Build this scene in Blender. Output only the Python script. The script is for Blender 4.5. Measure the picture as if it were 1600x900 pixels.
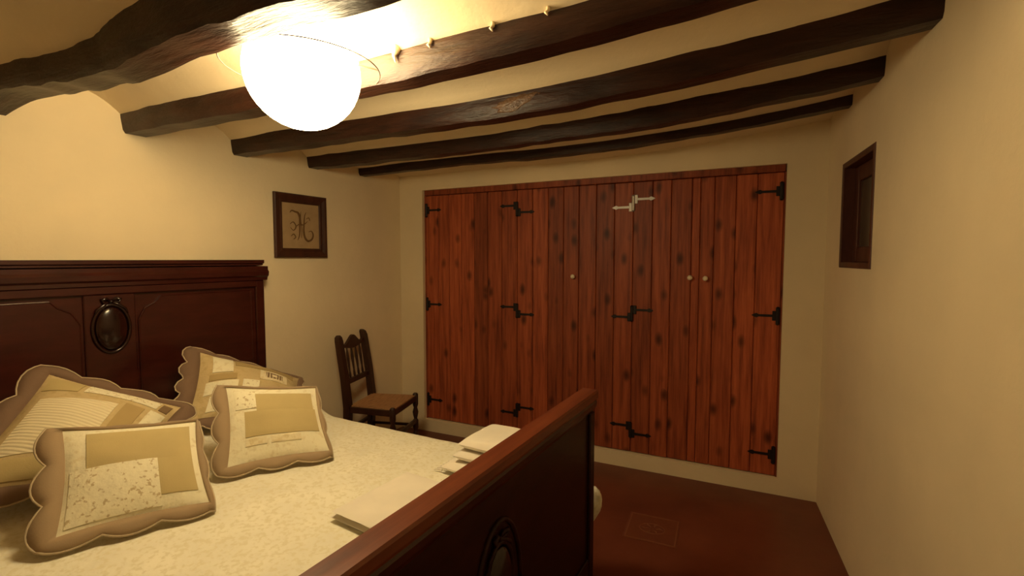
import bpy, math, random
from mathutils import Vector, Matrix, noise

# ------------------------------------------------------------------ clear, camera, world, exposure
for o in list(bpy.data.objects):
    bpy.data.objects.remove(o, do_unlink=True)
scene = bpy.context.scene
COL = scene.collection

cam_data = bpy.data.cameras.new('camera')
cam_data.sensor_width = 36.0
cam_data.lens = 36.0 * 750.0 / 1600.0
cam_data.clip_start = 0.02
cam = bpy.data.objects.new('camera', cam_data)
cam.location = (0.0, 0.0, 1.46)
cam.rotation_euler = (math.radians(90.0 - 3.43), 0.0, math.radians(25.3))
COL.objects.link(cam)
scene.camera = cam

world = bpy.data.worlds.new('world')
scene.world = world
world.use_nodes = True
world.node_tree.nodes['Background'].inputs[0].default_value = (0.02, 0.015, 0.01, 1)
world.node_tree.nodes['Background'].inputs[1].default_value = 0.1

vs = scene.view_settings
vs.view_transform = 'Standard'
vs.look = 'None'
vs.gamma = 1.0
vs.use_curve_mapping = False
vs.exposure = 0.0
LAMP_COLOR = (1.0, 0.785, 0.42)
LAMP_STRENGTH = 37.0

# ------------------------------------------------------------------ material helpers
def new_mat(name):
    m = bpy.data.materials.new(name)
    m.use_nodes = True
    nt = m.node_tree
    return m, nt, nt.nodes['Principled BSDF']

def link(nt, a, b):
    nt.links.new(a, b)

def coords(nt, scale=(1, 1, 1), jitter=False):
    tc = nt.nodes.new('ShaderNodeTexCoord')
    mp = nt.nodes.new('ShaderNodeMapping')
    mp.inputs['Scale'].default_value = scale
    link(nt, tc.outputs['Object'], mp.inputs['Vector'])
    if jitter:
        oi = nt.nodes.new('ShaderNodeObjectInfo')
        mu = nt.nodes.new('ShaderNodeMath'); mu.operation = 'MULTIPLY'; mu.inputs[1].default_value = 37.0
        link(nt, oi.outputs['Random'], mu.inputs[0])
        cb = nt.nodes.new('ShaderNodeCombineXYZ')
        for k in range(3): link(nt, mu.outputs[0], cb.inputs[k])
        link(nt, cb.outputs[0], mp.inputs['Location'])
    return mp.outputs['Vector']

def noise_tex(nt, vec, scale, detail=4, rough=0.55):
    n = nt.nodes.new('ShaderNodeTexNoise')
    n.inputs['Scale'].default_value = scale
    n.inputs['Detail'].default_value = detail
    n.inputs['Roughness'].default_value = rough
    link(nt, vec, n.inputs['Vector'])
    return n.outputs['Fac']

def ramp(nt, fac, stops):
    r = nt.nodes.new('ShaderNodeValToRGB')
    e = r.color_ramp.elements
    while len(e) < len(stops): e.new(0.5)
    for k, (p, c) in enumerate(stops):
        e[k].position = p
        e[k].color = (*c, 1) if len(c) == 3 else c
    link(nt, fac, r.inputs['Fac'])
    return r.outputs['Color']

def mix(nt, fac, a, b, mode='MIX'):
    m = nt.nodes.new('ShaderNodeMix'); m.data_type = 'RGBA'; m.blend_type = mode
    if isinstance(fac, float): m.inputs[0].default_value = fac
    else: link(nt, fac, m.inputs[0])
    for v, i in ((a, 6), (b, 7)):
        if isinstance(v, tuple): m.inputs[i].default_value = (*v, 1)
        else: link(nt, v, m.inputs[i])
    return m.outputs[2]

def bump(nt, bsdf, fac, strength, dist=0.01):
    b = nt.nodes.new('ShaderNodeBump')
    b.inputs['Strength'].default_value = strength
    b.inputs['Distance'].default_value = dist
    link(nt, fac, b.inputs['Height'])
    link(nt, b.outputs[0], bsdf.inputs['Normal'])

def plaster(name, c):
    m, nt, b = new_mat(name)
    v = coords(nt)
    n1 = noise_tex(nt, v, 2.2, 5)
    dark = tuple(x * 0.9 for x in c)
    link(nt, ramp(nt, n1, [(0.3, dark), (0.7, c)]), b.inputs['Base Color'])
    b.inputs['Roughness'].default_value = 0.85
    b.inputs['Specular IOR Level'].default_value = 0.15
    n2 = noise_tex(nt, v, 9, 6, 0.6)
    bump(nt, b, n2, 0.35, 0.012)
    return m

def wood(name, dark, mid, light, rough=0.35, scale=(14, 14, 1.4), bstr=0.15, knots=False, coat=0.0, jitter=True, var=0.0, spec=0.4):
    m, nt, b = new_mat(name)
    v = coords(nt, scale, jitter)
    n1 = noise_tex(nt, v, 1.6, 6, 0.62)
    col = ramp(nt, n1, [(0.28, dark), (0.5, mid), (0.75, light)])
    if var:
        oi = nt.nodes.new('ShaderNodeObjectInfo')
        r = ramp(nt, oi.outputs['Random'], [(0.0, (1 - var,) * 3), (1.0, (1 + var,) * 3)])
        col = mix(nt, 1.0, col, r, 'MULTIPLY')
    if knots:
        vk = coords(nt, (11, 11, 6.0), True)
        nz = nt.nodes.new('ShaderNodeTexNoise'); nz.inputs['Scale'].default_value = 1.1
        link(nt, vk, nz.inputs['Vector'])
        vv = mix(nt, 0.12, vk, nz.outputs['Color'])
        vo = nt.nodes.new('ShaderNodeTexVoronoi'); vo.inputs['Scale'].default_value = 1.0
        link(nt, vv, vo.inputs['Vector'])
        k = ramp(nt, vo.outputs['Distance'], [(0.05, (1, 1, 1)), (0.13, (0.8, 0.8, 0.8)), (0.30, (0, 0, 0))])
        sel = nt.nodes.new('ShaderNodeSeparateColor')
        link(nt, vo.outputs['Color'], sel.inputs[0])
        gt = nt.nodes.new('ShaderNodeMath'); gt.operation = 'GREATER_THAN'; gt.inputs[1].default_value = 0.25
        link(nt, sel.outputs[0], gt.inputs[0])
        mu = nt.nodes.new('ShaderNodeMath'); mu.operation = 'MULTIPLY'
        link(nt, k, mu.inputs[0]); link(nt, gt.outputs[0], mu.inputs[1])
        m2 = nt.nodes.new('ShaderNodeMath'); m2.operation = 'MULTIPLY'; m2.inputs[1].default_value = 0.85
        link(nt, mu.outputs[0], m2.inputs[0])
        col = mix(nt, m2.outputs[0], col, tuple(x * 0.22 for x in dark))
    link(nt, col, b.inputs['Base Color'])
    b.inputs['Roughness'].default_value = rough
    b.inputs['Specular IOR Level'].default_value = spec
    b.inputs['Coat Weight'].default_value = coat
    b.inputs['Coat Roughness'].default_value = 0.15
    bump(nt, b, n1, bstr, 0.01)
    return m

def cloth(name, c, spots=None, spot_scale=40.0, lo=0.56, hi=0.64, quilt=True, weave=260.0):
    m, nt, b = new_mat(name)
    v = coords(nt)
    col = None
    n0 = noise_tex(nt, v, 7.0, 3)
    base = ramp(nt, n0, [(0.3, tuple(x * 0.9 for x in c)), (0.7, c)])
    col = base
    if spots:
        n1 = noise_tex(nt, v, spot_scale, 2, 0.5)
        f = ramp(nt, n1, [(lo, (0, 0, 0)), (hi, (1, 1, 1))])
        col = mix(nt, f, base, spots)
    link(nt, col, b.inputs['Base Color'])
    b.inputs['Roughness'].default_value = 0.92
    b.inputs['Specular IOR Level'].default_value = 0.1
    n2 = noise_tex(nt, v, 28.0 if quilt else weave, 3)
    bump(nt, b, n2, 0.5 if quilt else 0.2, 0.008 if quilt else 0.002)
    return m

def plain(name, c, rough=0.5, metallic=0.0, spec=0.5):
    m, nt, b = new_mat(name)
    v = coords(nt)
    n = noise_tex(nt, v, 18, 3)
    link(nt, ramp(nt, n, [(0.3, tuple(x * 0.85 for x in c)), (0.7, c)]), b.inputs['Base Color'])
    b.inputs['Roughness'].default_value = rough
    b.inputs['Metallic'].default_value = metallic
    b.inputs['Specular IOR Level'].default_value = spec
    return m

def striped(name, a, c, per, direction):
    m, nt, b = new_mat(name)
    v = coords(nt)
    dp = nt.nodes.new('ShaderNodeVectorMath'); dp.operation = 'DOT_PRODUCT'
    dp.inputs[1].default_value = direction
    link(nt, v, dp.inputs[0])
    mu = nt.nodes.new('ShaderNodeMath'); mu.operation = 'MULTIPLY'; mu.inputs[1].default_value = per
    link(nt, dp.outputs['Value'], mu.inputs[0])
    si = nt.nodes.new('ShaderNodeMath'); si.operation = 'SINE'
    link(nt, mu.outputs[0], si.inputs[0])
    mr_ = nt.nodes.new('ShaderNodeMapRange'); mr_.inputs[1].default_value = -1.0
    link(nt, si.outputs[0], mr_.inputs[0])
    link(nt, mix(nt, mr_.outputs[0], a, c), b.inputs['Base Color'])
    b.inputs['Roughness'].default_value = 0.92
    b.inputs['Specular IOR Level'].default_value = 0.1
    bump(nt, b, mr_.outputs[0], 0.4, 0.004)
    return m

M = {}
M['wall'] = plaster('cream_plaster', (0.87, 0.735, 0.51))
M['ceil'] = plaster('ceiling_plaster', (0.88, 0.74, 0.52))
M['beam'] = wood('beam_wood', (0.010, 0.003, 0.002), (0.028, 0.0085, 0.0045), (0.050, 0.016, 0.008), 0.38, (3.0, 16, 16), 0.9, spec=0.35)
M['pine'] = wood('stained_pine', (0.17, 0.034, 0.014), (0.35, 0.078, 0.030), (0.52, 0.130, 0.050), 0.5, (26, 26, 1.5), 0.12, knots=True, var=0.28, spec=0.3)
M['mahog'] = wood('mahogany', (0.028, 0.0042, 0.003), (0.043, 0.007, 0.0046), (0.062, 0.011, 0.007), 0.30, (3, 3, 12), 0.04, coat=0.25, jitter=False)
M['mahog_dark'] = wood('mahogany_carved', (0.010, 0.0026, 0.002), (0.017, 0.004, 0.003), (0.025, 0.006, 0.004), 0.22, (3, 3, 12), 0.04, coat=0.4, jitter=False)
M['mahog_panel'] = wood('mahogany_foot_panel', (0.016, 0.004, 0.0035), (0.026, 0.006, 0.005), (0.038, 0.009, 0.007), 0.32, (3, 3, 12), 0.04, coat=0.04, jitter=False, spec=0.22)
M['rail'] = wood('worn_rail', (0.10, 0.021, 0.009), (0.155, 0.036, 0.014), (0.21, 0.055, 0.02), 0.33, (20, 1.5, 20), 0.06, coat=0.2, jitter=False)
M['chairwood'] = wood('chair_wood', (0.022, 0.008, 0.005), (0.042, 0.015, 0.008), (0.06, 0.022, 0.012), 0.4, (12, 12, 2), 0.08)
M['rush'] = wood('woven_rush', (0.28, 0.14, 0.065), (0.42, 0.22, 0.10), (0.52, 0.28, 0.13), 0.7, (60, 8, 10), 0.4)
M['frame'] = wood('frame_wood', (0.03, 0.010, 0.006), (0.055, 0.018, 0.010), (0.08, 0.028, 0.014), 0.42, (10, 10, 4), 0.1)
M['winwood'] = wood('window_wood', (0.05, 0.014, 0.009), (0.085, 0.025, 0.015), (0.11, 0.035, 0.02), 0.5, (10, 10, 2), 0.1)
M['iron'] = plain('wrought_iron', (0.016, 0.009, 0.008), 0.55, 0.3)
M['steel'] = plain('bare_steel', (0.50, 0.45, 0.40), 0.45, 0.4)
M['porcelain'] = plain('porcelain', (0.85, 0.72, 0.52), 0.25)
M['paper'] = plain('linen_print', (0.42, 0.29, 0.16), 0.8, spec=0.1)
M['ink'] = plain('brown_thread', (0.16, 0.085, 0.035), 0.8, spec=0.1)
M['spread'] = cloth('bedspread_floral', (0.92, 0.875, 0.73), (0.80, 0.745, 0.57), 62, 0.50, 0.62, True)
M['cream'] = cloth('quilted_cream', (0.86, 0.80, 0.60), (0.74, 0.66, 0.46), 45, 0.56, 0.66)
M['floral'] = cloth('floral_print', (0.88, 0.82, 0.62), (0.56, 0.45, 0.27), 74, 0.58, 0.66)
M['olive'] = cloth('olive_cotton', (0.55, 0.44, 0.22), quilt=False)
M['tan'] = cloth('tan_cotton', (0.46, 0.34, 0.16), quilt=False)
M['sand'] = cloth('sand_cotton', (0.60, 0.47, 0.26), (0.52, 0.40, 0.21), 30, 0.5, 0.62)
M['pale'] = cloth('pale_cotton', (0.80, 0.71, 0.50), (0.68, 0.57, 0.35), 50, 0.5, 0.6)
M['taupe'] = cloth('taupe_cotton', (0.38, 0.275, 0.175), quilt=False)
M['brown'] = cloth('brown_cotton', (0.24, 0.155, 0.085), quilt=False)
M['taupe_dark'] = cloth('dark_taupe_cotton', (0.21, 0.135, 0.095), quilt=False)
M['piping'] = cloth('piping_cotton', (0.50, 0.40, 0.27), quilt=False)
M['ribbed'] = striped('ribbed_cream', (0.80, 0.72, 0.52), (0.72, 0.63, 0.43), 520.0, (-0.46, 0.80, 0.38))
M['towel'] = cloth('white_towel', (0.90, 0.83, 0.72), quilt=False, weave=420)
M['tag'] = plain('towel_tag', (0.30, 0.16, 0.09), 0.8)
M['cable'] = plain('cable', (0.12, 0.08, 0.05), 0.6)
M['brass'] = plain('aged_brass', (0.35, 0.22, 0.09), 0.4, 0.7)

def floor_material():
    m, nt, b = new_mat('terracotta_floor')
    v = coords(nt)
    n = noise_tex(nt, v, 2.6, 5)
    link(nt, ramp(nt, n, [(0.3, (0.13, 0.032, 0.018)), (0.7, (0.19, 0.052, 0.027))]), b.inputs['Base Color'])
    b.inputs['Roughness'].default_value = 0.38
    b.inputs['Specular IOR Level'].default_value = 0.35
    n2 = noise_tex(nt, v, 7, 4)
    bump(nt, b, n2, 0.12, 0.01)
    return m
M['floor'] = floor_material()
M['tile'] = plain('tile_glaze', (0.175, 0.048, 0.025), 0.38)
M['tile_line'] = plain('tile_line', (0.25, 0.10, 0.05), 0.5)

def glass_material():
    m, nt, b = new_mat('dusty_glass')
    v = coords(nt)
    n = noise_tex(nt, v, 5, 3)
    link(nt, ramp(nt, n, [(0.3, (0.07, 0.05, 0.035)), (0.7, (0.10, 0.07, 0.05))]), b.inputs['Base Color'])
    b.inputs['Roughness'].default_value = 0.2
    return m
M['glass'] = glass_material()

def globe_material():
    m, nt, b = new_mat('lit_opal_glass')
    b.inputs['Base Color'].default_value = (0.9, 0.85, 0.75, 1)
    b.inputs['Emission Color'].default_value = (*LAMP_COLOR, 1)
    b.inputs['Emission Strength'].default_value = LAMP_STRENGTH
    b.inputs['Roughness'].default_value = 0.3
    return m
M['globe'] = globe_material()

# ------------------------------------------------------------------ mesh helpers
class MB:
    def __init__(s):
        s.v = []; s.f = []
    def add(s, vs_, fs):
        o = len(s.v)
        s.v += [tuple(p) for p in vs_]
        s.f += [tuple(i + o for i in f) for f in fs]
    def box(s, x0, x1, y0, y1, z0, z1, bev=0.0):
        if bev <= 0:
            p = [(x, y, z) for z in (z0, z1) for y in (y0, y1) for x in (x0, x1)]
            s.add(p, [(0, 2, 3, 1), (4, 5, 7, 6), (0, 1, 5, 4), (2, 6, 7, 3), (0, 4, 6, 2), (1, 3, 7, 5)])
            return
        # chamfered box: 24 verts
        b = min(bev, (x1 - x0) / 2.01, (y1 - y0) / 2.01, (z1 - z0) / 2.01)
        X = (x0, x1); Y = (y0, y1); Z = (z0, z1)
        idx = {}; vs_ = []
        for i in (0, 1):
            for j in (0, 1):
                for k in (0, 1):
                    sx = b if i == 0 else -b; sy = b if j == 0 else -b; sz = b if k == 0 else -b
                    idx[(i, j, k, 0)] = len(vs_); vs_.append((X[i], Y[j] + sy, Z[k] + sz))
                    idx[(i, j, k, 1)] = len(vs_); vs_.append((X[i] + sx, Y[j], Z[k] + sz))
                    idx[(i, j, k, 2)] = len(vs_); vs_.append((X[i] + sx, Y[j] + sy, Z[k]))
        fs = []
        for i in (0, 1):
            q = [idx[(i, a, c, 0)] for a, c in ((0, 0), (1, 0), (1, 1), (0, 1))]
            fs.append(q if i else q[::-1])
            q = [idx[(a, i, c, 1)] for a, c in ((0, 0), (0, 1), (1, 1), (1, 0))]
            fs.append(q if i else q[::-1])
            q = [idx[(a, c, i, 2)] for a, c in ((0, 0), (1, 0), (1, 1), (0, 1))]
            fs.append(q if i else q[::-1])
        for a in (0, 1):
            for c in (0, 1):
                fs.append((idx[(0, a, c, 1)], idx[(1, a, c, 1)], idx[(1, a, c, 2)], idx[(0, a, c, 2)]))
                fs.append((idx[(a, 0, c, 0)], idx[(a, 1, c, 0)], idx[(a, 1, c, 2)], idx[(a, 0, c, 2)]))
                fs.append((idx[(a, c, 0, 0)], idx[(a, c, 1, 0)], idx[(a, c, 1, 1)], idx[(a, c, 0, 1)]))
        for i in (0, 1):
            for j in (0, 1):
                for k in (0, 1):
                    fs.append(tuple(idx[(i, j, k, q)] for q in (0, 1, 2)))
        s.add(vs_, fs)
    def grid(s, rows, close_u=False, close_v=False):
        n = len(rows); m = len(rows[0])
        vs_ = [p for r in rows for p in r]
        fs = []
        for i in range(n if close_u else n - 1):
            for j in range(m if close_v else m - 1):
                a = i * m + j; b_ = i * m + (j + 1) % m
                c = ((i + 1) % n) * m + (j + 1) % m; d = ((i + 1) % n) * m + j
                fs.append((a, b_, c, d))
        s.add(vs_, fs)
    def loft(s, rings):          # closed rings, capped
        n = len(rings[0]); o = len(s.v)
        s.grid(rings, close_v=True)
        L = len(rings)
        s.f.append(tuple(o + k for k in range(n))[::-1])
        s.f.append(tuple(o + (L - 1) * n + k for k in range(n)))
    def tube(s, pts, r, n=8, closed=False):
        pts = [Vector(p) for p in pts]
        rs = r if isinstance(r, (list, tuple)) else [r] * len(pts)
        rings = []
        L = len(pts)
        prev = None
        for i, p in enumerate(pts):
            if closed: t = pts[(i + 1) % L] - pts[i - 1]
            else: t = pts[min(i + 1, L - 1)] - pts[max(i - 1, 0)]
            t.normalize()
            if prev is None:
                a = t.orthogonal().normalized()
            else:
                a = (prev - t * prev.dot(t)).normalized()
            prev = a
            b_ = t.cross(a)
            rings.append([tuple(p + (a * math.cos(q) + b_ * math.sin(q)) * rs[i]) for q in [2 * math.pi * k / n for k in range(n)]])
        if closed: s.grid(rings, close_u=True, close_v=True)
        else: s.loft(rings)
    def lathe(s, prof, n=24, c=(0, 0, 0)):   # prof [(r,z)]
        rings = [[(c[0] + max(r, 1e-4) * math.cos(2 * math.pi * k / n), c[1] + max(r, 1e-4) * math.sin(2 * math.pi * k / n), c[2] + z) for k in range(n)] for r, z in prof]
        s.loft(rings)
    def prism(s, poly, axis, a0, a1):        # poly in the two other axes
        def P(u, v, w):
            return {'x': (w, u, v), 'y': (u, w, v), 'z': (u, v, w)}[axis]
        s.loft([[P(u, v, a0) for u, v in poly], [P(u, v, a1) for u, v in poly]])
    def build(s, name, mat, parent=None, smooth=False, loc=None, rz=0.0, auto=None):
        me = bpy.data.meshes.new(name)
        me.from_pydata(s.v, [], s.f)
        me.validate()
        import bmesh
        bm = bmesh.new(); bm.from_mesh(me)
        bmesh.ops.recalc_face_normals(bm, faces=bm.faces)
        bm.to_mesh(me); bm.free()
        me.materials.append(M[mat])
        if smooth:
            for p in me.polygons: p.use_smooth = True
            if auto is not None:
                try: me.set_sharp_from_angle(angle=math.radians(auto))
                except Exception: pass
        o = bpy.data.objects.new(name, me)
        COL.objects.link(o)
        if parent is not None: o.parent = parent
        if loc is not None: o.location = loc
        if rz: o.rotation_euler[2] = rz
        return o

def tag(o, label, cat, group=None):
    o['label'] = label; o['category'] = cat
    if group: o['group'] = group
    return o
def struct(o, label=None):
    o['kind'] = 'structure'
    if label: o['label'] = label
    return o
def empty(name, loc, rz=0.0):
    o = bpy.data.objects.new(name, None)
    o.empty_display_size = 0.1
    o.location = loc; o.rotation_euler[2] = rz
    COL.objects.link(o)
    return o

# ------------------------------------------------------------------ the room shell
D = 3.32                                     # far wall front face
YB = -1.5                                    # wall behind the viewer
LX0, LX1 = -2.625, -2.93                     # left wall at D, at YB
RX0, RX1 = 0.455, 0.725
HT = 2.55

fl = MB(); fl.box(-3.2, 1.1, YB - 0.1, D + 0.6, -0.1, 0.0)
floor = struct(fl.build('floor', 'floor'), 'dark reddish brown glossy terracotta floor')

dt = MB(); dt.box(-0.137, 0.137, -0.137, 0.137, 0.0, 0.0015)
tile = dt.build('decorative_tile', 'tile', floor, loc=(-0.39, 2.604, 0.0), rz=0.03)
def ringbox(mb, r, w, z0, z1):
    mb.box(-r, r, r - w, r, z0, z1); mb.box(-r, r, -r, -r + w, z0, z1)
    mb.box(-r, -r + w, -r + w, r - w, z0, z1); mb.box(r - w, r, -r + w, r - w, z0, z1)
tl = MB(); ringbox(tl, 0.128, 0.006, 0.001, 0.0025)
tl.build('border_line', 'tile_line', tile)
mo = MB()
for k in range(6):
    a = k * math.pi / 3
    mo.tube([(0.018 * math.cos(a), 0.018 * math.sin(a), 0.0015), (0.04 * math.cos(a + .25), 0.04 * math.sin(a + .25), 0.002), (0.055 * math.cos(a), 0.055 * math.sin(a), 0.0015)], [0.001, 0.004, 0.001], 6)
mo.tube([(0.066 * math.cos(t), 0.05 * math.sin(t), 0.0015) for t in [2 * math.pi * k / 24 for k in range(24)]], 0.002, 5, True)
mo.build('rosette', 'tile_line', tile)

def slanted_wall(name, xd, xb, outward, hole=None):
    """wall running from (xd, D) to (xb, YB); local x along the wall from D backwards, local y outward"""
    p0 = Vector((xd, D, 0)); p1 = Vector((xb, YB, 0))
    L = (p1 - p0).length
    ang = math.atan2(p1.y - p0.y, p1.x - p0.x)
    mb = MB()
    s = outward
    def bx(a0, a1, z0, z1):
        y0, y1 = sorted((0.0, 0.16 * s))
        mb.box(a0, a1, y0, y1, z0, z1)
    if hole is None: bx(-0.02, L, 0, HT)
    else:
        a, b, z0, z1 = hole
        bx(-0.02, a, 0, HT); bx(b, L, 0, HT); bx(a, b, 0, z0); bx(a, b, z1, HT)
    o = mb.build(name, 'wall', loc=p0, rz=ang)
    return struct(o), ang
# local y of the left wall (direction -Y) points to +X: outward is -1; right wall: outward is +1
wl, angL = slanted_wall('wall_left', LX0, LX1, -1)
NA, NB, NZ0, NZ1 = 0.325, 0.845, 1.417, 1.948        # window hole along right wall (from the far corner)
wr, angR = slanted_wall('wall_right', RX0, RX1, +1, (NA, NB, NZ0, NZ1))
wl['label'] = 'cream plastered wall behind the headboard'; wr['label'] = 'cream plastered wall with the small wooden window'

# far wall with the wardrobe opening
WX0, WX1, WZ0, WZ1 = -2.395, 0.245, 0.10, 2.03
fw = MB()
def fbox(x0, x1, z0, z1, y0=D, y1=D + 0.5): fw.box(x0, x1, y0, y1, z0, z1)
fbox(-2.85, WX0, 0, HT); fbox(WX1, 0.75, 0, HT); fbox(WX0, WX1, WZ1, HT); fbox(WX0, WX1, 0, WZ0)
fbox(WX0, WX1, WZ0, WZ1, D + 0.42, D + 0.5)
struct(fw.build('wall_far', 'wall'), 'cream plastered end wall around the wardrobe doors with low plinth')
bw = MB(); bw.box(-3.2, 1.0, YB - 0.12, YB, 0, HT)
struct(bw.build('wall_back', 'wall'))

# ceiling: shallow plaster vaults springing from beam to beam
BEAM_Y = [0.40, 0.90, 1.405, 1.935, 2.45, 2.90]
def sag(x):
    return 0.11 * max(0.0, (x + 1.2) / 1.7) ** 2 if x > -1.2 else 0.0
def ceil_z(x, y):
    base = 2.155 + sag(x)
    ys = [-1.7, -1.1, -0.6, -0.1] + BEAM_Y
    hw = 0.05
    for a, b_ in zip(ys[:-1], ys[1:]):
        if a <= y <= b_:
            t = (y - a - hw) / (b_ - a - 2 * hw)
            if t <= 0 or t >= 1: return base
            return base + 0.095 * (1 - abs(2 * t - 1) ** 2.2)
    t = min(1.0, max(0.0, (y - 2.95) / (D - 2.95)))
    return base + 0.03 * (1 - (2 * t - 1) ** 2)
ce = MB()
rows = []
ny, nx = 190, 44
for i in range(ny + 1):
    y = YB - 0.1 + (D + 0.05 - YB + 0.1) * i / ny
    row = []
    for j in range(nx + 1):
        x = -3.1 + 4.2 * j / nx
        row.append((x, y, ceil_z(x, y) + 0.006 * noise.noise(Vector((x * 2.3, y * 3.1, 0.4)))))
    rows.append(row)
ce.grid(rows)
ce.box(-3.2, 1.1, YB - 0.1, D + 0.05, 2.42, HT)
ceiling = struct(ce.build('ceiling', 'ceil', smooth=True, auto=60), 'plaster ceiling of shallow vaults between the dark beams')

# ------------------------------------------------------------------ beams
def wobble(seed, x, f=1.0):
    return noise.noise(Vector((x * f, seed * 7.31, seed * 1.7)))
def beam(y, w, h, seed, label, gnarl=1.0, x0=None, x1=None, bend=None, lift=0.0):
    mb = MB(); rings = []
    xa = LX0 - 0.063 * (D - y) - 0.03 if x0 is None else x0
    xb = RX0 + 0.056 * (D - y) + 0.03 if x1 is None else x1
    n = int((xb - xa) / 0.045)
    ya = y
    for i in range(n + 1):
        x = xa + (xb - xa) * i / n
        yy = y + 0.018 * gnarl * wobble(seed, x, 1.1) + (bend(x)[0] if bend else 0)
        zb = 2.075 + lift + sag(x) + 0.009 * gnarl * wobble(seed + 3, x, 1.6) + 0.006 * gnarl * wobble(seed + 5, x, 6) + (bend(x)[1] if bend else 0)
        ww = w * (1 + 0.13 * gnarl * wobble(seed + 9, x, 1.8) + 0.04 * gnarl * wobble(seed + 4, x, 7)) / 2
        zt = zb + h
        pr = []
        # undercut sides: a little narrower below than above, rounded lower arrises
        prof = [(-1.0, 1.0), (-0.97, 0.45), (-0.86, 0.10), (-0.70, 0.0), (0.70, 0.0), (0.86, 0.10), (0.97, 0.45), (1.0, 1.0)]
        for k, (a, b_) in enumerate(prof):
            j = 0.004 * gnarl * noise.noise(Vector((x * 9, k * 3.3 + seed, seed)))
            pr.append((x, yy + a * (ww + j), zb + b_ * (zt - zb) + (j if b_ < 0.9 else 0)))
        rings.append(pr)
    mb.loft(rings)
    o = mb.build('ceiling_beam', 'beam', smooth=True, auto=38)
    # origin at the middle of the beam
    c = Vector(((xa + xb) / 2, y, 2.075))
    for v in o.data.vertices: v.co -= c
    o.location = c
    tag(o, label, 'beam', 'old dark wooden ceiling beams')
    return o
def bend0(x):
    # crooked trunk: swings and thickens towards the left wall
    t = max(0.0, min(1.0, (-1.2 - x) / 1.5))
    return (0.02 * math.sin(2.3 * x), -0.012 + 0.03 * t * math.sin(5.0 * x + 1.0))
beam(0.90, 0.15, 0.16, 1.0, 'crooked gnarled ceiling beam nearest the viewer, crossing the top left corner', 2.2, bend=bend0)
beam(1.405, 0.125, 0.16, 2.0, 'thick squared dark ceiling beam passing just behind the lit lamp', 0.7)
knot_beam = beam(1.935, 0.115, 0.15, 3.0, 'dark ceiling beam with a lamp highlight painted on a worn knot, third from the wardrobe wall', 1.0)
beam(2.45, 0.10, 0.15, 4.0, 'dark wavy ceiling beam second from the wardrobe wall', 1.2, lift=0.006)
beam(2.90, 0.085, 0.15, 5.0, 'thin dark ceiling beam closest to the wardrobe wall', 1.0, lift=0.030)

# worn knot on the third beam; lamp's highlight put into its lighter colour
M['bare'] = wood('knot_highlight_wood', (0.05, 0.022, 0.012), (0.12, 0.06, 0.032), (0.22, 0.12, 0.07), 0.27, (14, 20, 20), 1.0, spec=0.6)
yf_ = min(v.co.y for v in knot_beam.data.vertices if abs(v.co.x + knot_beam.location.x + 0.88) < 0.08)
zl_ = min(v.co.z for v in knot_beam.data.vertices if abs(v.co.x + knot_beam.location.x + 0.88) < 0.08)
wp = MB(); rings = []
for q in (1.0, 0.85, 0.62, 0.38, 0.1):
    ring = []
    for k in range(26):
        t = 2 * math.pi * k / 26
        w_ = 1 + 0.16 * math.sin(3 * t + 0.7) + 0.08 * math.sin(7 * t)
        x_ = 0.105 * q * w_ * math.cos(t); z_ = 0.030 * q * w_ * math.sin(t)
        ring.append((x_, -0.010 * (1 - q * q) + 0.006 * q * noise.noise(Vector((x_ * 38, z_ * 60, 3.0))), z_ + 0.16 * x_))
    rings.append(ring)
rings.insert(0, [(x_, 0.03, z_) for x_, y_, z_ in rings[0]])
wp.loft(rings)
w_o = wp.build('highlight_knot', 'bare', knot_beam, smooth=True, loc=(-0.88 - knot_beam.location.x, yf_ + 0.005, zl_ + 0.052))
w_o['label'] = 'glossy knot on the dark beam with painted lamp highlight'

# plaster drips over the arris of the second beam
random.seed(4)
for (x, s_) in ((-1.07, 1.2), (-0.93, 0.5), (-0.70, 0.5), (-0.52, 0.45), (-0.18, 0.6)):
    mb = MB()
    z = 2.165 + sag(x)
    mb.tube([(0, 0, 0.02), (0.003, -0.006, 0.0), (-0.004, -0.008, -0.012 * s_), (0.002, -0.006, -0.03 * s_)], [0.016 * s_, 0.012 * s_, 0.006, 0.002], 8)
    mb.build('plaster_drip', 'ceil', ceiling, smooth=True, loc=(x, 1.345, z - 0.005))

# ------------------------------------------------------------------ small window in the right wall
win = empty('window_1', Vector((RX0, D, 0)), angR)
win['kind'] = 'structure'; win['label'] = 'small dark wooden window sunk in the right hand wall'
fr = MB()
t_ = 0.028; dp0, dp1 = -0.004, 0.13
fr.box(NA, NA + t_, dp0, dp1, NZ0, NZ1, 0.003); fr.box(NB - t_, NB, dp0, dp1, NZ0, NZ1, 0.003)
fr.box(NA + t_, NB - t_, dp0, dp1, NZ1 - t_, NZ1, 0.003); fr.box(NA + t_, NB - t_, dp0, dp1, NZ0, NZ0 + t_, 0.003)
fr.build('window_frame', 'winwood', win)
sa = MB(); s0, s1, q0, q1 = NA + t_, NB - t_, NZ0 + t_, NZ1 - t_
sa.box(s0, s0 + 0.07, 0.045, 0.075, q0, q1, 0.004); sa.box(s1 - 0.07, s1, 0.045, 0.075, q0, q1, 0.004)
sa.box(s0 + 0.07, s1 - 0.07, 0.045, 0.075, q1 - 0.075, q1, 0.004); sa.box(s0 + 0.07, s1 - 0.07, 0.045, 0.075, q0, q0 + 0.075, 0.004)
sash = sa.build('sash', 'winwood', win)
gl = MB(); gl.box(s0 + 0.065, s1 - 0.065, 0.058, 0.064, q0 + 0.07, q1 - 0.07)
gl.build('pane', 'glass', sash)
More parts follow.
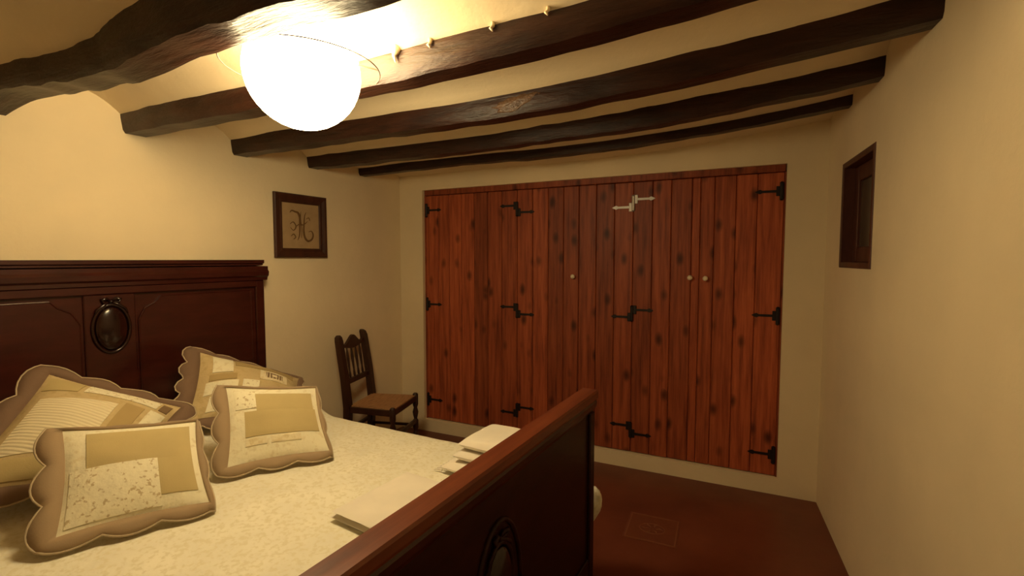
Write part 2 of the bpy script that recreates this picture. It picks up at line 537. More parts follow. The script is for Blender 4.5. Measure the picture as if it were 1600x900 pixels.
bk = MB(); bk.box(NA, NB, 0.13, 0.15, NZ0, NZ1); bk.build('shutter', 'winwood', win)

# ------------------------------------------------------------------ built-in wardrobe
ward = empty('wardrobe', (0, D + 0.03, 0))
tag(ward, 'built-in wardrobe with reddish knotty pine plank doors and iron strap hinges', 'wardrobe')
leaves = [[-2.383, -2.262, -2.155, -2.038, -1.919, -1.797, -1.672, -1.540],
          [-1.540, -1.412, -1.288, -1.167, -1.050],
          [-1.050, -0.922, -0.793, -0.664],
          [-0.664, -0.535, -0.415, -0.286, -0.235],
          [-0.235, -0.150, -0.026, 0.093, 0.236]]
dz0, dz1 = WZ0 + 0.006, 1.985
doors = []
random.seed(11)
for L in leaves:
    x0, x1 = L[0] + 0.002, L[-1] - 0.002
    back = MB(); back.box(x0, x1, 0.020, 0.034, dz0, dz1)
    d = back.build('door', 'pine', ward)
    doors.append(d)
    for a, b_ in zip(L[:-1], L[1:]):
        w = (b_ - a) / 2
        pl = MB()
        dep = random.uniform(-0.0015, 0.0015)
        pl.box(-w + 0.0012, w - 0.0012, dep, 0.021, -(dz1 - dz0) / 2, (dz1 - dz0) / 2, 0.0045)
        pl.build('plank', 'pine', d, loc=((a + b_) / 2, 0, (dz0 + dz1) / 2))
hd = MB(); hd.box(WX0 + 0.004, WX1 - 0.004, -0.006, 0.03, 1.988, WZ1 + 0.004, 0.004); hd.build('header_board', 'pine', ward)
for x0, x1 in ((WX0 - 0.001, WX0 + 0.011), (WX1 - 0.009, WX1 + 0.001)):
    j = MB(); j.box(x0, x1, 0.0, 0.04, WZ0, 1.988, 0.002); j.build('jamb', 'pine', ward)
for x, z, k in ((-1.087, 1.335, 1), (-0.289, 1.339, 3), (-0.195, 1.336, 4)):
    kb = MB()
    kb.loft([[(r * math.cos(t), -yy, r * math.sin(t)) for t in [2 * math.pi * q / 16 for q in range(16)]] for r, yy in
             ((0.009, 0.0), (0.007, 0.010), (0.012, 0.014), (0.0165, 0.021), (0.0165, 0.027), (0.012, 0.033), (0.004, 0.036))])
    kn = kb.build('knob', 'porcelain', doors[k], smooth=True, loc=(x, 0, z)); kn['label'] = 'small round white porcelain knob'
def strap(mb, z, length, sgn):
    # forged strap: narrow at the pin, swelling, ending in a spear point
    prof = [(0.0, 0.010), (0.03, 0.008), (0.55, 0.0075), (0.72, 0.007), (0.80, 0.014), (0.88, 0.010), (1.0, 0.0008)]
    up_ = [(sgn * a * length, z + b_) for a, b_ in prof]; dn = [(sgn * a * length, z - b_) for a, b_ in prof]
    poly = up_ + dn[::-1]
    mb.prism(poly, 'y', -0.0045, 0.0)
def hinge(x, z, left, right, mat='iron', lab=None):
    mb = MB()
    zs = [q for q in (left, right) if q is not None]
    zc = sum(zs) / len(zs)
    mb.loft([[(0.011 * math.cos(t), 0.009 * math.sin(t) - 0.004, zz) for t in [2 * math.pi * k / 10 for k in range(10)]] for zz in (-0.05, 0.05)])
    for zz in (-0.05, 0.05):
        mb.tube([(0, -0.004, zz - 0.007), (0, -0.004, zz), (0, -0.004, zz + 0.007)], [0.006, 0.0125, 0.003], 8)
    if left is not None:
        strap(mb, left, 0.145, -1); mb.box(-0.03, 0.0, -0.005, 0.0, left - 0.03, left + 0.03, 0.002)
    if right is not None:
        strap(mb, right, 0.145, 1); mb.box(0.0, 0.03, -0.005, 0.0, right - 0.03, right + 0.03, 0.002)
    h = mb.build('strap_hinge', mat, ward, loc=(x, -0.0015, z))
    if lab: h['label'] = lab
u = 0.026
hinge(-1.540, 1.842, u, -u); hinge(-1.540, 1.065, u, -u); hinge(-1.540, 0.285, -u, u)
hinge(-0.664, 1.842, -u, u, 'steel', 'pale bare metal strap hinge'); hinge(-0.664, 1.085, -u, u); hinge(-0.664, 0.265, u, -u)
hinge(0.222, 1.872, 0.0, None); hinge(0.222, 1.112, 0.0, None); hinge(0.222, 0.240, 0.0, None)
hinge(-2.372, 1.866, None, 0.0); hinge(-2.372, 1.083, None, 0.0); hinge(-2.372, 0.270, None, 0.0)

# ------------------------------------------------------------------ bed
BR = math.radians(-3.6)
bed = empty('bed', (-2.667, 1.225, 0), BR)
tag(bed, 'dark red mahogany double bed with carved headboard and footboard', 'bed')
BM = Matrix.Translation((-2.667, 1.225, 0)) @ Matrix.Rotation(BR, 4, 'Z')
HW = 0.775

def oval(mb, x, yc, zc, ry, rz, bulge, n=32, sgn=1):
    rings = []
    for q in (1.0, 0.93, 0.8, 0.6, 0.35, 0.08):
        xx = x + sgn * bulge * math.sqrt(max(0, 1 - q * q))
        rings.append([(xx, yc + q * ry * math.cos(t), zc + q * rz * math.sin(t)) for t in [2 * math.pi * k / n for k in range(n)]])
    mb.loft(rings)
def oval_ring(mb, x, yc, zc, ry, rz, r, n=40):
    mb.tube([(x, yc + ry * math.cos(t), zc + rz * math.sin(t)) for t in [2 * math.pi * k / n for k in range(n)]], r, 8, True)
def bow(mb, x, yc, z, s_=1.0):
    for sg in (-1, 1):
        mb.tube([(x, yc, z), (x + .006, yc + sg * .018 * s_, z + .014 * s_), (x + .006, yc + sg * .036 * s_, z + .010 * s_), (x + .004, yc + sg * .030 * s_, z - .004 * s_), (x, yc, z)], [.004, .007, .008, .006, .004], 7)
        mb.tube([(x, yc, z), (x + .004, yc + sg * .03 * s_, z - .016 * s_), (x + .003, yc + sg * .056 * s_, z - .036 * s_), (x + .002, yc + sg * .066 * s_, z - .06 * s_)], [.004, .007, .006, .002], 7)
    mb.tube([(x, yc, z - .006), (x + .005, yc, z), (x, yc, z + .006)], [.006, .009, .006], 8)

hb = MB()
hb.box(-0.062, -0.012, -HW + 0.01, HW - 0.01, 0.10, 1.40, 0.004)
head = hb.build('headboard', 'mahog', bed)
cp = MB()
# cornice: profile in (u, z) run along v, returned square at the ends
prof = [(-0.066, 1.335), (0.014, 1.335), (0.018, 1.352), (0.030, 1.362), (0.034, 1.385), (0.024, 1.398), (0.024, 1.418), (0.012, 1.424), (0.012, 1.432), (0.026, 1.438), (0.026, 1.456), (-0.066, 1.456)]
lowp = [p for p in prof if p[1] <= 1.42] + [(-0.066, 1.42)]
topp = [(-0.066, 1.42)] + [p for p in prof if p[1] > 1.42]
cp.prism(lowp, 'y', -HW - 0.012, HW + 0.012)
cp.build('cornice', 'mahog', head)
c2 = MB(); c2.prism(topp, 'y', -HW + 0.012, HW - 0.012); c2.build('top_cap', 'mahog', head)
for sg in (-1, 1):
    st = MB(); y0, y1 = sorted((sg * (HW - 0.055), sg * HW))
    st.box(-0.064, 0.004, y0, y1, 0.0, 1.335, 0.006); st.build('stile', 'mahog', head)
    pn = MB()
    ya, yb = (0.115, HW - 0.085) if sg > 0 else (-HW + 0.085, -0.115)
    zt = 1.275
    # panel with a stepped inner top corner
    inn, out = (ya, yb) if sg > 0 else (yb, ya)
    s_ = 1 if sg > 0 else -1
    poly = [(inn, 0.30), (out, 0.30), (out, zt), (inn + s_ * 0.10, zt), (inn + s_ * 0.075, zt - 0.03), (inn + s_ * 0.03, zt - 0.055), (inn, zt - 0.11)]
    pn.prism(poly, 'x', -0.014, -0.004)
    pn.build('panel', 'mahog', head)
    pm = MB()
    pts = [(-0.005, p[0], p[1]) for p in poly]
    pm.tube(pts, 0.004, 6, True); pm.build('panel_beading', 'mahog', head)
fz = MB(); fz.box(-0.014, 0.008, -HW + 0.05, HW - 0.05, 1.295, 1.335, 0.005); fz.build('frieze', 'mahog', head)
pi = MB(); pi.box(-0.014, 0.000, -0.10, 0.10, 0.30, 1.297, 0.004); pi.build('pilaster', 'mahog', head)
md = MB(); oval(md, 0.0, 0, 1.135, 0.066, 0.105, 0.022); med = md.build('medallion', 'mahog_dark', head, smooth=True)
mr = MB(); oval_ring(mr, 0.003, 0, 1.135, 0.073, 0.112, 0.008); bow(mr, 0.006, 0, 1.262, 1.0); mr.build('medallion_wreath', 'mahog_dark', head, smooth=True)

FV = 0.055; FU = 2.070
fb = MB()
fb.box(FU - 0.018, FU + 0.012, FV - HW + 0.03, FV + HW - 0.03, 0.10, 0.88, 0.004)
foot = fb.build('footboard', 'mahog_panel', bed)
tr = MB()
tr.prism([(-0.034, 0.884), (0.034, 0.884), (0.036, 0.892), (0.036, 0.914), (0.031, 0.921), (-0.031, 0.921), (-0.036, 0.914), (-0.036, 0.892)], 'y', FV - HW, FV + HW)
# the prism's 'y' axis keeps (x, z): shift to the footboard
tr.v = [(x + FU, y, z) for x, y, z in tr.v]
tr.build('top_rail', 'rail', foot)
um = MB(); um.prism([(-0.024, 0.830), (0.016, 0.830), (0.020, 0.842), (0.031, 0.853), (0.033, 0.872), (0.026, 0.885), (-0.024, 0.885)], 'y', FV - HW + 0.006, FV + HW - 0.006)
um.v = [(x + FU, y, z) for x, y, z in um.v]; um.build('rail_moulding', 'mahog', foot)
for sg in (-1, 1):
    y0, y1 = sorted((FV + sg * (HW - 0.055), FV + sg * (HW - 0.004)))
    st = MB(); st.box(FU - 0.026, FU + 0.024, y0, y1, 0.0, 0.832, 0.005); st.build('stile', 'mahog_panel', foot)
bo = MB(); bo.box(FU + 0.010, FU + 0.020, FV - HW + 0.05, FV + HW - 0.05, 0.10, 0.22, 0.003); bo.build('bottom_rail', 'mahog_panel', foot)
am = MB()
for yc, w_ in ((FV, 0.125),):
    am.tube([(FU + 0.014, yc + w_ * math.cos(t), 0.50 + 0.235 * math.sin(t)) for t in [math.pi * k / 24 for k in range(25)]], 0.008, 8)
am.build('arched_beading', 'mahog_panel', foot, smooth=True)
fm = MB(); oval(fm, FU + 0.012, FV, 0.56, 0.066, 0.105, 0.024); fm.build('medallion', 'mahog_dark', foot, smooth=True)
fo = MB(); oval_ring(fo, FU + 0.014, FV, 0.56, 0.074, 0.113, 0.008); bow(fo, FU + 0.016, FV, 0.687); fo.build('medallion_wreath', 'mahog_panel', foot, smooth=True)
for sg in (-1, 1):
    r = MB(); y0, y1 = sorted((sg * 0.715, sg * 0.74)); r.box(-0.012, FU - 0.018, y0, y1, 0.24, 0.38, 0.004); r.build('side_rail', 'mahog', bed)
mbse = MB(); mbse.box(0.03, FU - 0.05, -0.70, 0.70, 0.28, 0.52, 0.03); mbse.build('mattress_base', 'cream', bed)

# bedspread, with the bolster showing as a swelling at the head
def top_z(u_, v):
    z = 0.602
    b = 0.095 * math.exp(-((u_ - 0.26) / 0.26) ** 4)
    b *= 1 - 0.25 * math.exp(-(v / 0.12) ** 2)
    z += b
    z += 0.006 * noise.noise(Vector((u_ * 3, v * 3, 2.0))) + 0.0025 * noise.noise(Vector((u_ * 11, v * 11, 5.0)))
    return z
bs = MB(); rows = []
NU = 96
def sstep(a, b_, x):
    t = max(0.0, min(1.0, (x - a) / (b_ - a))); return t * t * (3 - 2 * t)
for i in range(NU + 1):
    uu = 0.035 + (FU - 0.032 - 0.035) * i / NU
    row = []
    sh = 0.03 * uu / 2.0
    def side(sg):
        out = []
        for k, z in enumerate((0.16, 0.22, 0.28, 0.34, 0.40, 0.46, 0.51)):
            w = 0.772 + 0.012 * math.sin(uu * 17 + sg) * (0.55 - z) / 0.4 + 0.02 * (0.5 - z)
            fl_ = sstep(1.72, 2.0, uu) * math.exp(-((z - 0.34) / 0.11) ** 2) * 0.135
            if sg < 0: fl_ *= 0.4
            out.append((uu, sg * (w + fl_) + sh, z))
        return out
    a = side(1)
    edge = []
    for k in range(7):
        t = (k + 0.5) / 7 * math.pi / 2
        hz = top_z(uu, 0.70)
        edge.append((uu, 0.705 + 0.062 * math.cos(t) + sh, hz - 0.075 + 0.075 * math.sin(t)))
    mid = []
    for k in range(1, 56):
        v = 0.70 - 1.40 * k / 56
        mid.append((uu, v + sh, top_z(uu, v)))
    edge2 = [(p[0], -(p[1] - sh) + sh, p[2]) for p in edge][::-1]
    c = side(-1)[::-1]
    rows.append(a + edge + mid + edge2 + c)
bs.grid(rows)
lobe = []
for k, (uu, cv, rv, rz_, cz) in enumerate(((1.86, 0.80, 0.03, 0.12, 0.36), (1.93, 0.855, 0.04, 0.12, 0.37), (2.0, 0.885, 0.042, 0.11, 0.38), (2.05, 0.892, 0.042, 0.10, 0.39), (2.075, 0.895, 0.036, 0.085, 0.40), (2.095, 0.893, 0.024, 0.055, 0.41), (2.105, 0.89, 0.008, 0.025, 0.415))):
    lobe.append([(uu, cv + rv * math.cos(t) * (1 + 0.25 * math.sin(4 * t + 9 * uu)), cz + 0.88 * rz_ * math.sin(t) * (1 + 0.08 * math.sin(5 * t + 30 * uu))) for t in [2 * math.pi * q / 18 for q in range(18)]])
bs.loft(lobe)
spread = bs.build('bedspread', 'spread', smooth=True, loc=(-2.667, 1.225, 0), rz=BR)
sm = spread.modifiers.new('thick', 'SOLIDIFY'); sm.thickness = 0.012; sm.offset = -1
tag(spread, 'pale cream quilted bedspread with faint floral print covering the bed', 'bedspread')

# ------------------------------------------------------------------ cushions
def cushion(name, TL, TR, BL, BR_, inset, th, patches, label, cat, group, body='cream', flange='taupe', scal=5, curl=(0, 0, 0, 0), pipe='piping'):
    """four outer corners in metres; inset = flange widths (left, right, bottom, top) as a share of the side"""
    TL, TR, BL, BR_ = [Vector(p) for p in (TL, TR, BL, BR_)]
    base = (TL + TR + BL + BR_) / 4; base.z = min(BL.z, BR_.z)
    root = empty(name, base); tag(root, label, cat, group)
    n = ((TR - TL) + (BR_ - BL)).cross((TL - BL) + (TR - BR_)).normalized()
    if n.dot(Vector((0, 0, 1.46)) - base) < 0: n = -n
    l, r, b_, t_ = inset
    def P(s, t):
        return (BL * (1 - s) + BR_ * s) * (1 - t) + (TL * (1 - s) + TR * s) * t - base
    def ST(a, c):     # body coordinates -> outer coordinates
        return l + (1 - l - r) * a, b_ + (1 - b_ - t_) * c
    def puff(a, c):
        e = max(0.0, 1 - abs(2 * a - 1) ** 2.2) ** 0.8 * max(0.0, 1 - abs(2 * c - 1) ** 2.2) ** 0.8
        return th * e + 0.004 * noise.noise(Vector((a * 6, c * 6, th * 50)))* e
    def pin(a, c):    # sides drawn in between the corners
        k = 0.035
        a2 = a + k * (0.5 - a) * 2 * (1 - (2 * c - 1) ** 2) * abs(2 * a - 1)
        c2_ = c + k * (0.5 - c) * 2 * (1 - (2 * a - 1) ** 2) * abs(2 * c - 1)
        return a2, c2_
    def surf(a, c, off=0.0, side=1):
        a2, c2_ = pin(a, c)
        s, t = ST(a2, c2_)
        return P(s, t) + n * side * (puff(a, c) * (1.0 if side > 0 else 0.45) + off)
    N = 26
    mb = MB()
    mb.grid([[surf(i / N, j / N) for j in range(N + 1)] for i in range(N + 1)])
    mb.grid([[surf(i / N, j / N, 0.001, -1) for j in range(N + 1)] for i in range(N + 1)])
    bo_ = mb.build('cushion_body', body, root, smooth=True)
    # flange
    loop = []
    K = 24
    for k in range(K): loop.append((k / K, 0.0, 0, -1, k / K))
    for k in range(K): loop.append((1.0, k / K, 1, 0, k / K))
    for k in range(K): loop.append((1 - k / K, 1.0, 0, 1, k / K))
    for k in range(K): loop.append((0.0, 1 - k / K, -1, 0, k / K))
    inner, outer = [], []
    for a, c, da, dc, q in loop:
        a2, c2_ = pin(a, c)
        s, t = ST(a2, c2_)
        inner.append((s, t))
        so = 0.0 if a == 0 else (1.0 if a == 1.0 else s)
        to = 0.0 if c == 0 else (1.0 if c == 1.0 else t)
        if dc == -1: so = q
        if dc == 1: so = 1 - q
        if da == 1: to = q
        if da == -1: to = 1 - q
        dip = 0.42 * (1 - abs(math.sin(math.pi * q * scal)))
        so2 = so + (s - so) * dip; to2 = to + (t - to) * dip
        if q == 0: so2 = so + (s - so) * 0.40; to2 = to + (t - to) * 0.40
        outer.append((so2, to2))
    ringsF = []
    for (si, ti), (so, to), (a, c, da, dc, q) in zip(inner, outer, loop):
        cur = curl[0] if da == -1 else curl[1] if da == 1 else curl[2] if dc == -1 else curl[3]
        cx = P((si * 0.97 + 0.5 * 0.03), (ti * 0.97 + 0.5 * 0.03)); ox = P(so, to)
        midp = (cx + ox) / 2 + n * 0.008
        ox = ox - n * cur + n * 0.004 * math.sin(q * math.pi * scal * 2)
        ringsF.append([cx + n * 0.005, midp + n * 0.005, ox + n * 0.002, ox - n * 0.003, midp - n * 0.007, cx - n * 0.005])
    fm_ = MB(); fm_.grid(ringsF, close_u=True, close_v=True)
    fl_o = fm_.build('flange', flange, root, smooth=True)
    pp = MB(); pp.tube([rr[2] for rr in ringsF], 0.0032, 6, True)
    pp.build('piping', pipe, fl_o, smooth=True)
    for a0, a1, c0, c1, mat in patches:
        pm_ = MB(); G = 9
        front = [[surf(a0 + (a1 - a0) * i / G, c0 + (c1 - c0) * j / G, 0.003 + 0.0015 * (0 < i < G and 0 < j < G)) for j in range(G + 1)] for i in range(G + 1)]
        pm_.grid(front)
        ed = [front[i][0] for i in range(G + 1)] + [front[G][j] for j in range(1, G + 1)] + [front[i][G] for i in range(G - 1, -1, -1)] + [front[0][j] for j in range(G - 1, 0, -1)]
        pm_.grid([ed, [p - n * 0.006 for p in ed]], close_v=True)
        pm_.build('patch', mat, root, smooth=True, )
    return root
G1 = 'patchwork cushions and shams on the bed'
cushion('patchwork_sham', (-2.50, 1.45, 1.035), (-2.24, 1.95, 0.775), (-2.22, 1.19, 0.70), (-1.98, 1.72, 0.665), (0.11, 0.04, 0.11, 0.03), 0.085,
        [(0.12, 0.30, 0.60, 0.93, 'cream'), (0.32, 0.92, 0.74, 0.95, 'tan'), (0.10, 0.34, 0.47, 0.57, 'tan'), (0.55, 0.84, 0.50, 0.72, 'pale'), (0.58, 0.81, 0.53, 0.69, 'brown'), (0.66, 0.73, 0.58, 0.64, 'pale'),
         (0.08, 0.36, 0.27, 0.45, 'cream'), (0.14, 0.28, 0.06, 0.24, 'floral'), (0.32, 0.50, 0.05, 0.24, 'tan'), (0.40, 0.55, 0.28, 0.46, 'floral')],
        'large patchwork sham with dark scalloped border against the right of the headboard', 'cushion', G1, 'sand', 'taupe_dark', 5)
cushion('patchwork_sham', (-2.50, 0.89, 1.06), (-2.15, 1.31, 0.80), (-2.22, 0.45, 0.69), (-1.92, 0.95, 0.645), (0.10, 0.10, 0.10, 0.055), 0.10,
        [(0.10, 0.62, 0.20, 0.70, 'ribbed'), (0.05, 0.30, 0.80, 0.95, 'olive'), (0.34, 0.86, 0.80, 0.94, 'floral'), (0.66, 0.80, 0.30, 0.74, 'tan'), (0.84, 0.96, 0.30, 0.76, 'cream'), (0.88, 0.95, 0.80, 0.92, 'brown'), (0.05, 0.60, 0.03, 0.17, 'olive')],
        'large patchwork sham with ribbed cream panel leaning at the left of the headboard', 'cushion', G1, 'sand', 'taupe_dark', 4)
cushion('small_cushion', (-2.03, 0.715, 0.915), (-1.79, 1.085, 0.870), (-1.785, 0.583, 0.616), (-1.552, 0.985, 0.616), (0.13, 0.02, 0.10, 0.015), 0.042,
        [(0.17, 0.93, 0.54, 0.92, 'olive'), (0.66, 0.93, 0.16, 0.54, 'olive'), (0.05, 0.66, 0.05, 0.54, 'floral')],
        'small square cushion with L-shaped olive patch, nearest on the bed at left', 'cushion', G1, 'cream', 'taupe', 3, (0.0, 0.02, 0.0, 0.02))
cushion('small_cushion', (-1.985, 1.255, 0.935), (-1.745, 1.595, 0.875), (-1.795, 1.118, 0.616), (-1.530, 1.480, 0.616), (0.11, 0.02, 0.09, 0.015), 0.042,
        [(0.30, 0.92, 0.62, 0.88, 'olive'), (0.17, 0.94, 0.30, 0.62, 'olive'), (0.08, 0.30, 0.66, 0.92, 'floral'), (0.17, 0.38, 0.19, 0.28, 'pale'), (0.42, 0.72, 0.19, 0.28, 'pale')],
        'small square cushion with stepped olive patch at the centre of the bed', 'cushion', G1, 'cream', 'taupe', 3, (0.0, 0.02, 0.0, 0.02))

# ------------------------------------------------------------------ towels
def folded(name, c, rz, lx, ly, z0, layers, label, group, tagged=False, lt=0.018, fringe=False, ex=8):
    root = empty(name, (c[0], c[1], z0), rz); tag(root, label, 'towel', group)
    z = 0.0
    for k in range(layers):
        mb = MB(); N = 22; j = 0.006 * math.sin(k * 2.1 + lx * 40)
        top_, bot = [], []
        for i in range(N + 1):
            a = -lx / 2 + lx * i / N + j
            rt_, rb = [], []
            for q in range(N + 1):
                b_ = -ly / 2 + ly * q / N
                e = (1 - abs(2 * i / N - 1) ** ex) ** 0.5 * (1 - abs(2 * q / N - 1) ** ex) ** 0.5
                w = 0.002 * noise.noise(Vector((a * 14, b_ * 14, z0 * 30 + k)))
                rt_.append((a, b_, z + lt * (0.5 + 0.5 * e) + w)); rb.append((a, b_, z + lt * (0.5 - 0.5 * e)))
            top_.append(rt_); bot.append(rb)
        mb.grid(top_); mb.grid(bot)
        mb.build('fold', 'towel', root, smooth=True)
        z += lt * 0.97
    if tagged:
        t = MB(); t.box(lx / 2 - 0.21, lx / 2 - 0.17, -ly / 2 - 0.004, -ly / 2 + 0.004, 0.002, 0.016); t.build('label_tag', 'tag', root)
    if fringe:
        f = MB()
        for k in range(14):
            y = -ly / 2 + ly * (k + 0.5) / 14
            f.tube([(-lx / 2 + 0.01, y, 0.008), (-lx / 2 - 0.014, y + 0.003, 0.006), (-lx / 2 - 0.03, y - 0.003, 0.003)], [0.004, 0.004, 0.002], 5)
        f.build('fringe', 'towel', root)
    return root
G2 = 'folded white linen at the foot of the bed'
folded('folded_sheet', (-0.945, 1.265), BR - 0.06, 0.44, 0.345, 0.608, 2, 'wide flat folded white linen lying alone beside the footboard', G2, True, 0.022)
folded('folded_towel', (-0.875, 1.685), BR - 0.02, 0.36, 0.26, 0.608, 1, 'lowest white folded towel of the stack, with fringed edge', G2, lt=0.046, fringe=True, ex=6)
folded('folded_towel', (-0.85, 1.705), BR + 0.05, 0.33, 0.24, 0.654, 1, 'middle white folded towel of the stack by the footboard', G2, lt=0.048, ex=6)
folded('folded_towel', (-0.825, 1.71), BR - 0.03, 0.33, 0.25, 0.702, 1, 'topmost white folded towel of the stack by the footboard', G2, lt=0.046, ex=7)

# ------------------------------------------------------------------ chair
CR = math.radians(13)
chair = empty('chair', (-2.32, 2.715, 0), CR)
tag(chair, 'dark turned wooden chair with rush seat and spindle back in the corner', 'chair')
# local x forward (into the room), y across
HD = 0.175
def post(mb, pts, w):
    mb.loft([[(x + a * ww, y + b_ * ww2, z) for a, b_ in ((-.5, -.5), (.5, -.5), (.5, .5), (-.5, .5))] for (x, y, z), (ww, ww2) in zip(pts, w)])
for sg in (-1, 1):
    y = sg * 0.168
    mb = MB()
    post(mb, [(-0.20, y, 0.0), (-0.185, y, 0.42), (-0.205, y, 0.62), (-0.245, y, 0.885), (-0.252, y - sg * 0.004, 0.912), (-0.256, y - sg * 0.01, 0.925)],
         [(0.04, 0.045), (0.046, 0.05), (0.042, 0.05), (0.038, 0.048), (0.034, 0.04), (0.02, 0.018)])
    mb.build('back_post', 'chairwood', chair)
    yf = sg * 0.19
    lg = MB()
    prof = [(0.017, 0.0), (0.020, 0.03), (0.020, 0.14), (0.013, 0.155), (0.021, 0.18), (0.021, 0.235), (0.012, 0.25), (0.018, 0.275), (0.022, 0.30), (0.013, 0.335), (0.019, 0.35), (0.021, 0.36), (0.021, 0.435), (0.014, 0.445)]
    lg.lathe(prof, 14, (0.165, yf, 0)); lg.build('front_leg', 'chairwood', chair, smooth=True, auto=40)
    sr = MB(); sr.tube([(-0.19, y, 0.20), (0.165, yf, 0.20)], 0.011, 8); sr.build('stretcher', 'chairwood', chair, smooth=True)
    rl = MB(); rl.loft([[(-0.185, y + a, z) for a, z in ((-.012, .385), (.012, .385), (.012, .425), (-.012, .425))], [(0.165, yf + a, z) for a, z in ((-.012, .385), (.012, .385), (.012, .425), (-.012, .425))]])
    rl.build('seat_rail', 'chairwood', chair)
for x, hw_, z0, z1 in ((0.165, 0.185, 0.385, 0.425), (-0.185, 0.165, 0.385, 0.42), (0.165, 0.185, 0.215, 0.245), (-0.19, 0.165, 0.24, 0.265)):
    rl = MB(); rl.box(x - 0.012, x + 0.012, -hw_, hw_, z0, z1, 0.003); rl.build('cross_rail', 'chairwood', chair)
# rush seat: four triangular fields meeting at the middle
def seat_pt(a, b_):
    hw_ = 0.158 + (0.185 - 0.158) * a
    return Vector((-0.175 + 0.345 * a, hw_ * (2 * b_ - 1), 0.0))
seat = MB(); N = 16
rt_ = [[tuple(seat_pt(i / N, j / N) + Vector((0, 0, 0.432 - 0.012 * (1 - max(abs(2 * i / N - 1), abs(2 * j / N - 1)) ** 2)))) for j in range(N + 1)] for i in range(N + 1)]
rb = [[(p[0], p[1], 0.408) for p in r] for r in rt_]
seat.grid(rt_); seat.grid(rb)
ed = lambda R_: R_[0] + [r[N] for r in R_[1:]] + R_[N][:-1][::-1] + [r[0] for r in R_[1:-1]][::-1]
seat.grid([ed(rt_), ed(rb)], close_v=True)
so = seat.build('seat', 'rush', chair, smooth=True, auto=50); so['label'] = 'woven brown rush seat'
def back_x(z): return -0.185 - (z - 0.42) * 0.13
cr = MB()
top = []
for k in range(21):
    y = -0.15 + 0.30 * k / 20; t = abs(y) / 0.15
    zt = 0.868 + 0.042 * math.exp(-(t / 0.33) ** 2) - 0.018 * math.exp(-((t - 0.68) / 0.22) ** 2) + 0.006 * (t > 0.95)
    zb = 0.822 - 0.010 * math.cos(t * math.pi)
    top.append((y, zb, zt))
cr.loft([[(back_x(0.86) - 0.011, y, zb), (back_x(0.86) + 0.011, y, zb), (back_x(0.86) + 0.009, y, zt), (back_x(0.86) - 0.011, y, zt)] for y, zb, zt in top])
cr.build('crest_rail', 'chairwood', chair)
lr = MB(); lr.box(back_x(0.59) - 0.011, back_x(0.59) + 0.011, -0.15, 0.15, 0.572, 0.610, 0.003); lr.build('lower_rail', 'chairwood', chair)
for y in (-0.085, -0.028, 0.028, 0.085):
    sp = MB()
    zs = [0.605, 0.63, 0.66, 0.70, 0.745, 0.785, 0.81, 0.83]
    sp.tube([(back_x(z), y, z) for z in zs], [0.007, 0.009, 0.006, 0.0085, 0.0105, 0.0085, 0.006, 0.008], 8)
    sp.build('spindle', 'chairwood', chair, smooth=True)

# ------------------------------------------------------------------ framed monogram on the left wall
pw = Vector((LX0 - 0.063 * (D - 2.338) + 0.0, 2.338, 1.682))
pic = empty('framed_monogram', pw, angL + math.pi)      # local x runs towards the far corner, local -y into the room
tag(pic, 'square dark wooden frame with an ornate stitched monogram on the wall', 'picture')
PW, PH, FWd = 0.202, 0.210, 0.062
def frame_piece(p_out, p_in):      # two outer corners, two inner corners
    mb = MB()
    (ax, az), (bx_, bz) = p_out; (cx, cz), (dx, dz_) = p_in
    def lp(t, a, b_): return (a[0] + (b_[0] - a[0]) * t, a[1] + (b_[1] - a[1]) * t)
    prof = [(0.0, -0.004), (0.0, -0.020), (0.10, -0.026), (0.30, -0.024), (0.62, -0.015), (0.80, -0.017), (0.92, -0.014), (1.0, -0.008), (1.0, -0.004)]
    r1, r2 = [], []
    for t, y in prof:
        p = lp(t, (ax, az), (cx, cz)); q = lp(t, (bx_, bz), (dx, dz_))
        r1.append((p[0], y, p[1])); r2.append((q[0], y, q[1]))
    mb.loft([r1, r2]); mb.build('frame_side', 'frame', pic)
o_ = [(-PW, -PH), (PW, -PH), (PW, PH), (-PW, PH)]
i_ = [(-PW + FWd, -PH + FWd), (PW - FWd, -PH + FWd), (PW - FWd, PH - FWd), (-PW + FWd, PH - FWd)]
for k in range(4): frame_piece((o_[k], o_[(k + 1) % 4]), (i_[k], i_[(k + 1) % 4]))
pa = MB(); pa.box(-PW + FWd - 0.006, PW - FWd + 0.006, -0.009, -0.004, -PH + FWd - 0.006, PH - FWd + 0.006)
pap = pa.build('linen', 'paper', pic); pap['label'] = 'tan linen with a brown monogram'
def spline(pts, n=8):
    out = []
    P_ = [Vector(p) for p in pts]
    for i in range(len(P_) - 1):
        p0 = P_[max(i - 1, 0)]; p1 = P_[i]; p2 = P_[i + 1]; p3 = P_[min(i + 2, len(P_) - 1)]
        for k in range(n):
            t = k / n
            out.append(0.5 * ((2 * p1) + (p2 - p0) * t + (2 * p0 - 5 * p1 + 4 * p2 - p3) * t * t + (3 * p1 - p0 - 3 * p2 + p3) * t ** 3))
    out.append(P_[-1]); return out
ink = MB()
def stroke(pts, r0, r1=None):
    q = spline([(x, -0.0095, z) for x, z in pts]); m_ = len(q)
    rr = [1.5 * max(0.0008, r0 + ((r1 if r1 is not None else r0) - r0) * math.sin(math.pi * k / (m_ - 1))) for k in range(m_)]
    ink.tube(q, rr, 6)
stroke([(-0.085, 0.085), (-0.07, 0.10), (-0.045, 0.094), (-0.025, 0.088), (-0.012, 0.06), (-0.012, 0.0), (-0.016, -0.06), (-0.03, -0.095)], 0.001, 0.0052)
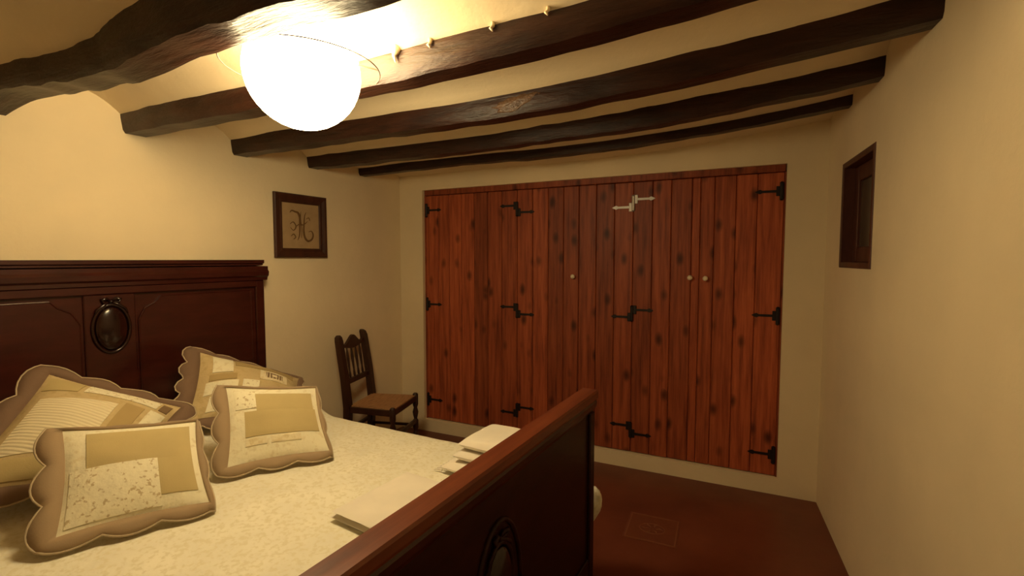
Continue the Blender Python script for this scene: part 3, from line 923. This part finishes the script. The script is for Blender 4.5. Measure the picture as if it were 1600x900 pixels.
stroke([(0.04, 0.095), (0.028, 0.07), (0.022, 0.02), (0.018, -0.03), (0.026, -0.075), (0.05, -0.098), (0.08, -0.085), (0.092, -0.055), (0.08, -0.03), (0.058, -0.035)], 0.001, 0.0048)
stroke([(-0.05, -0.01), (-0.015, 0.012), (0.015, 0.010), (0.05, 0.035)], 0.001, 0.003)
stroke([(-0.085, 0.01), (-0.06, 0.025), (-0.04, -0.005), (-0.06, -0.03), (-0.082, -0.012)], 0.001, 0.0025)
stroke([(-0.08, -0.07), (-0.06, -0.055), (-0.045, -0.075), (-0.062, -0.09)], 0.001, 0.0025)
stroke([(0.04, 0.05), (0.06, 0.06), (0.07, 0.04)], 0.001, 0.002)
stroke([(0.0, 0.10), (-0.004, 0.05), (0.004, -0.02), (0.0, -0.08)], 0.0008, 0.002)
ink.build('monogram', 'ink', pap)

# ------------------------------------------------------------------ ceiling lamp
LX, LY, LZ = -1.295, 1.155, 2.063
lamp = empty('ceiling_lamp', (LX, LY, LZ))
tag(lamp, 'brightly lit round opal glass ceiling lamp with thin wire ring', 'lamp')
gb = MB()
gp = []
for k in range(21):
    a = -math.pi / 2 + (math.pi * 0.97) * k / 20
    gp.append((0.178 * math.cos(a), 0.178 * math.sin(a)))
gb.lathe(gp, 40); gb.build('glass_globe', 'globe', lamp, smooth=True)
rg = MB(); rg.tube([(0.24 * math.cos(t), 0.24 * math.sin(t), 0.015) for t in [2 * math.pi * k / 56 for k in range(56)]], 0.002, 6, True)
rg.build('wire_ring', 'cable', lamp, smooth=True)
for k in range(3):
    a = 0.5 + k * 2.094
    ar = MB(); ar.tube([(0.17 * math.cos(a), 0.17 * math.sin(a), 0.03), (0.24 * math.cos(a), 0.24 * math.sin(a), 0.015)], 0.003, 6); ar.build('ring_arm', 'cable', lamp)
cap = MB(); cap.lathe([(0.03, 0.168), (0.035, 0.176), (0.03, 0.182), (0.02, 0.2), (0.02, 0.215)], 20); cap.build('ceiling_cap', 'brass', lamp, smooth=True)
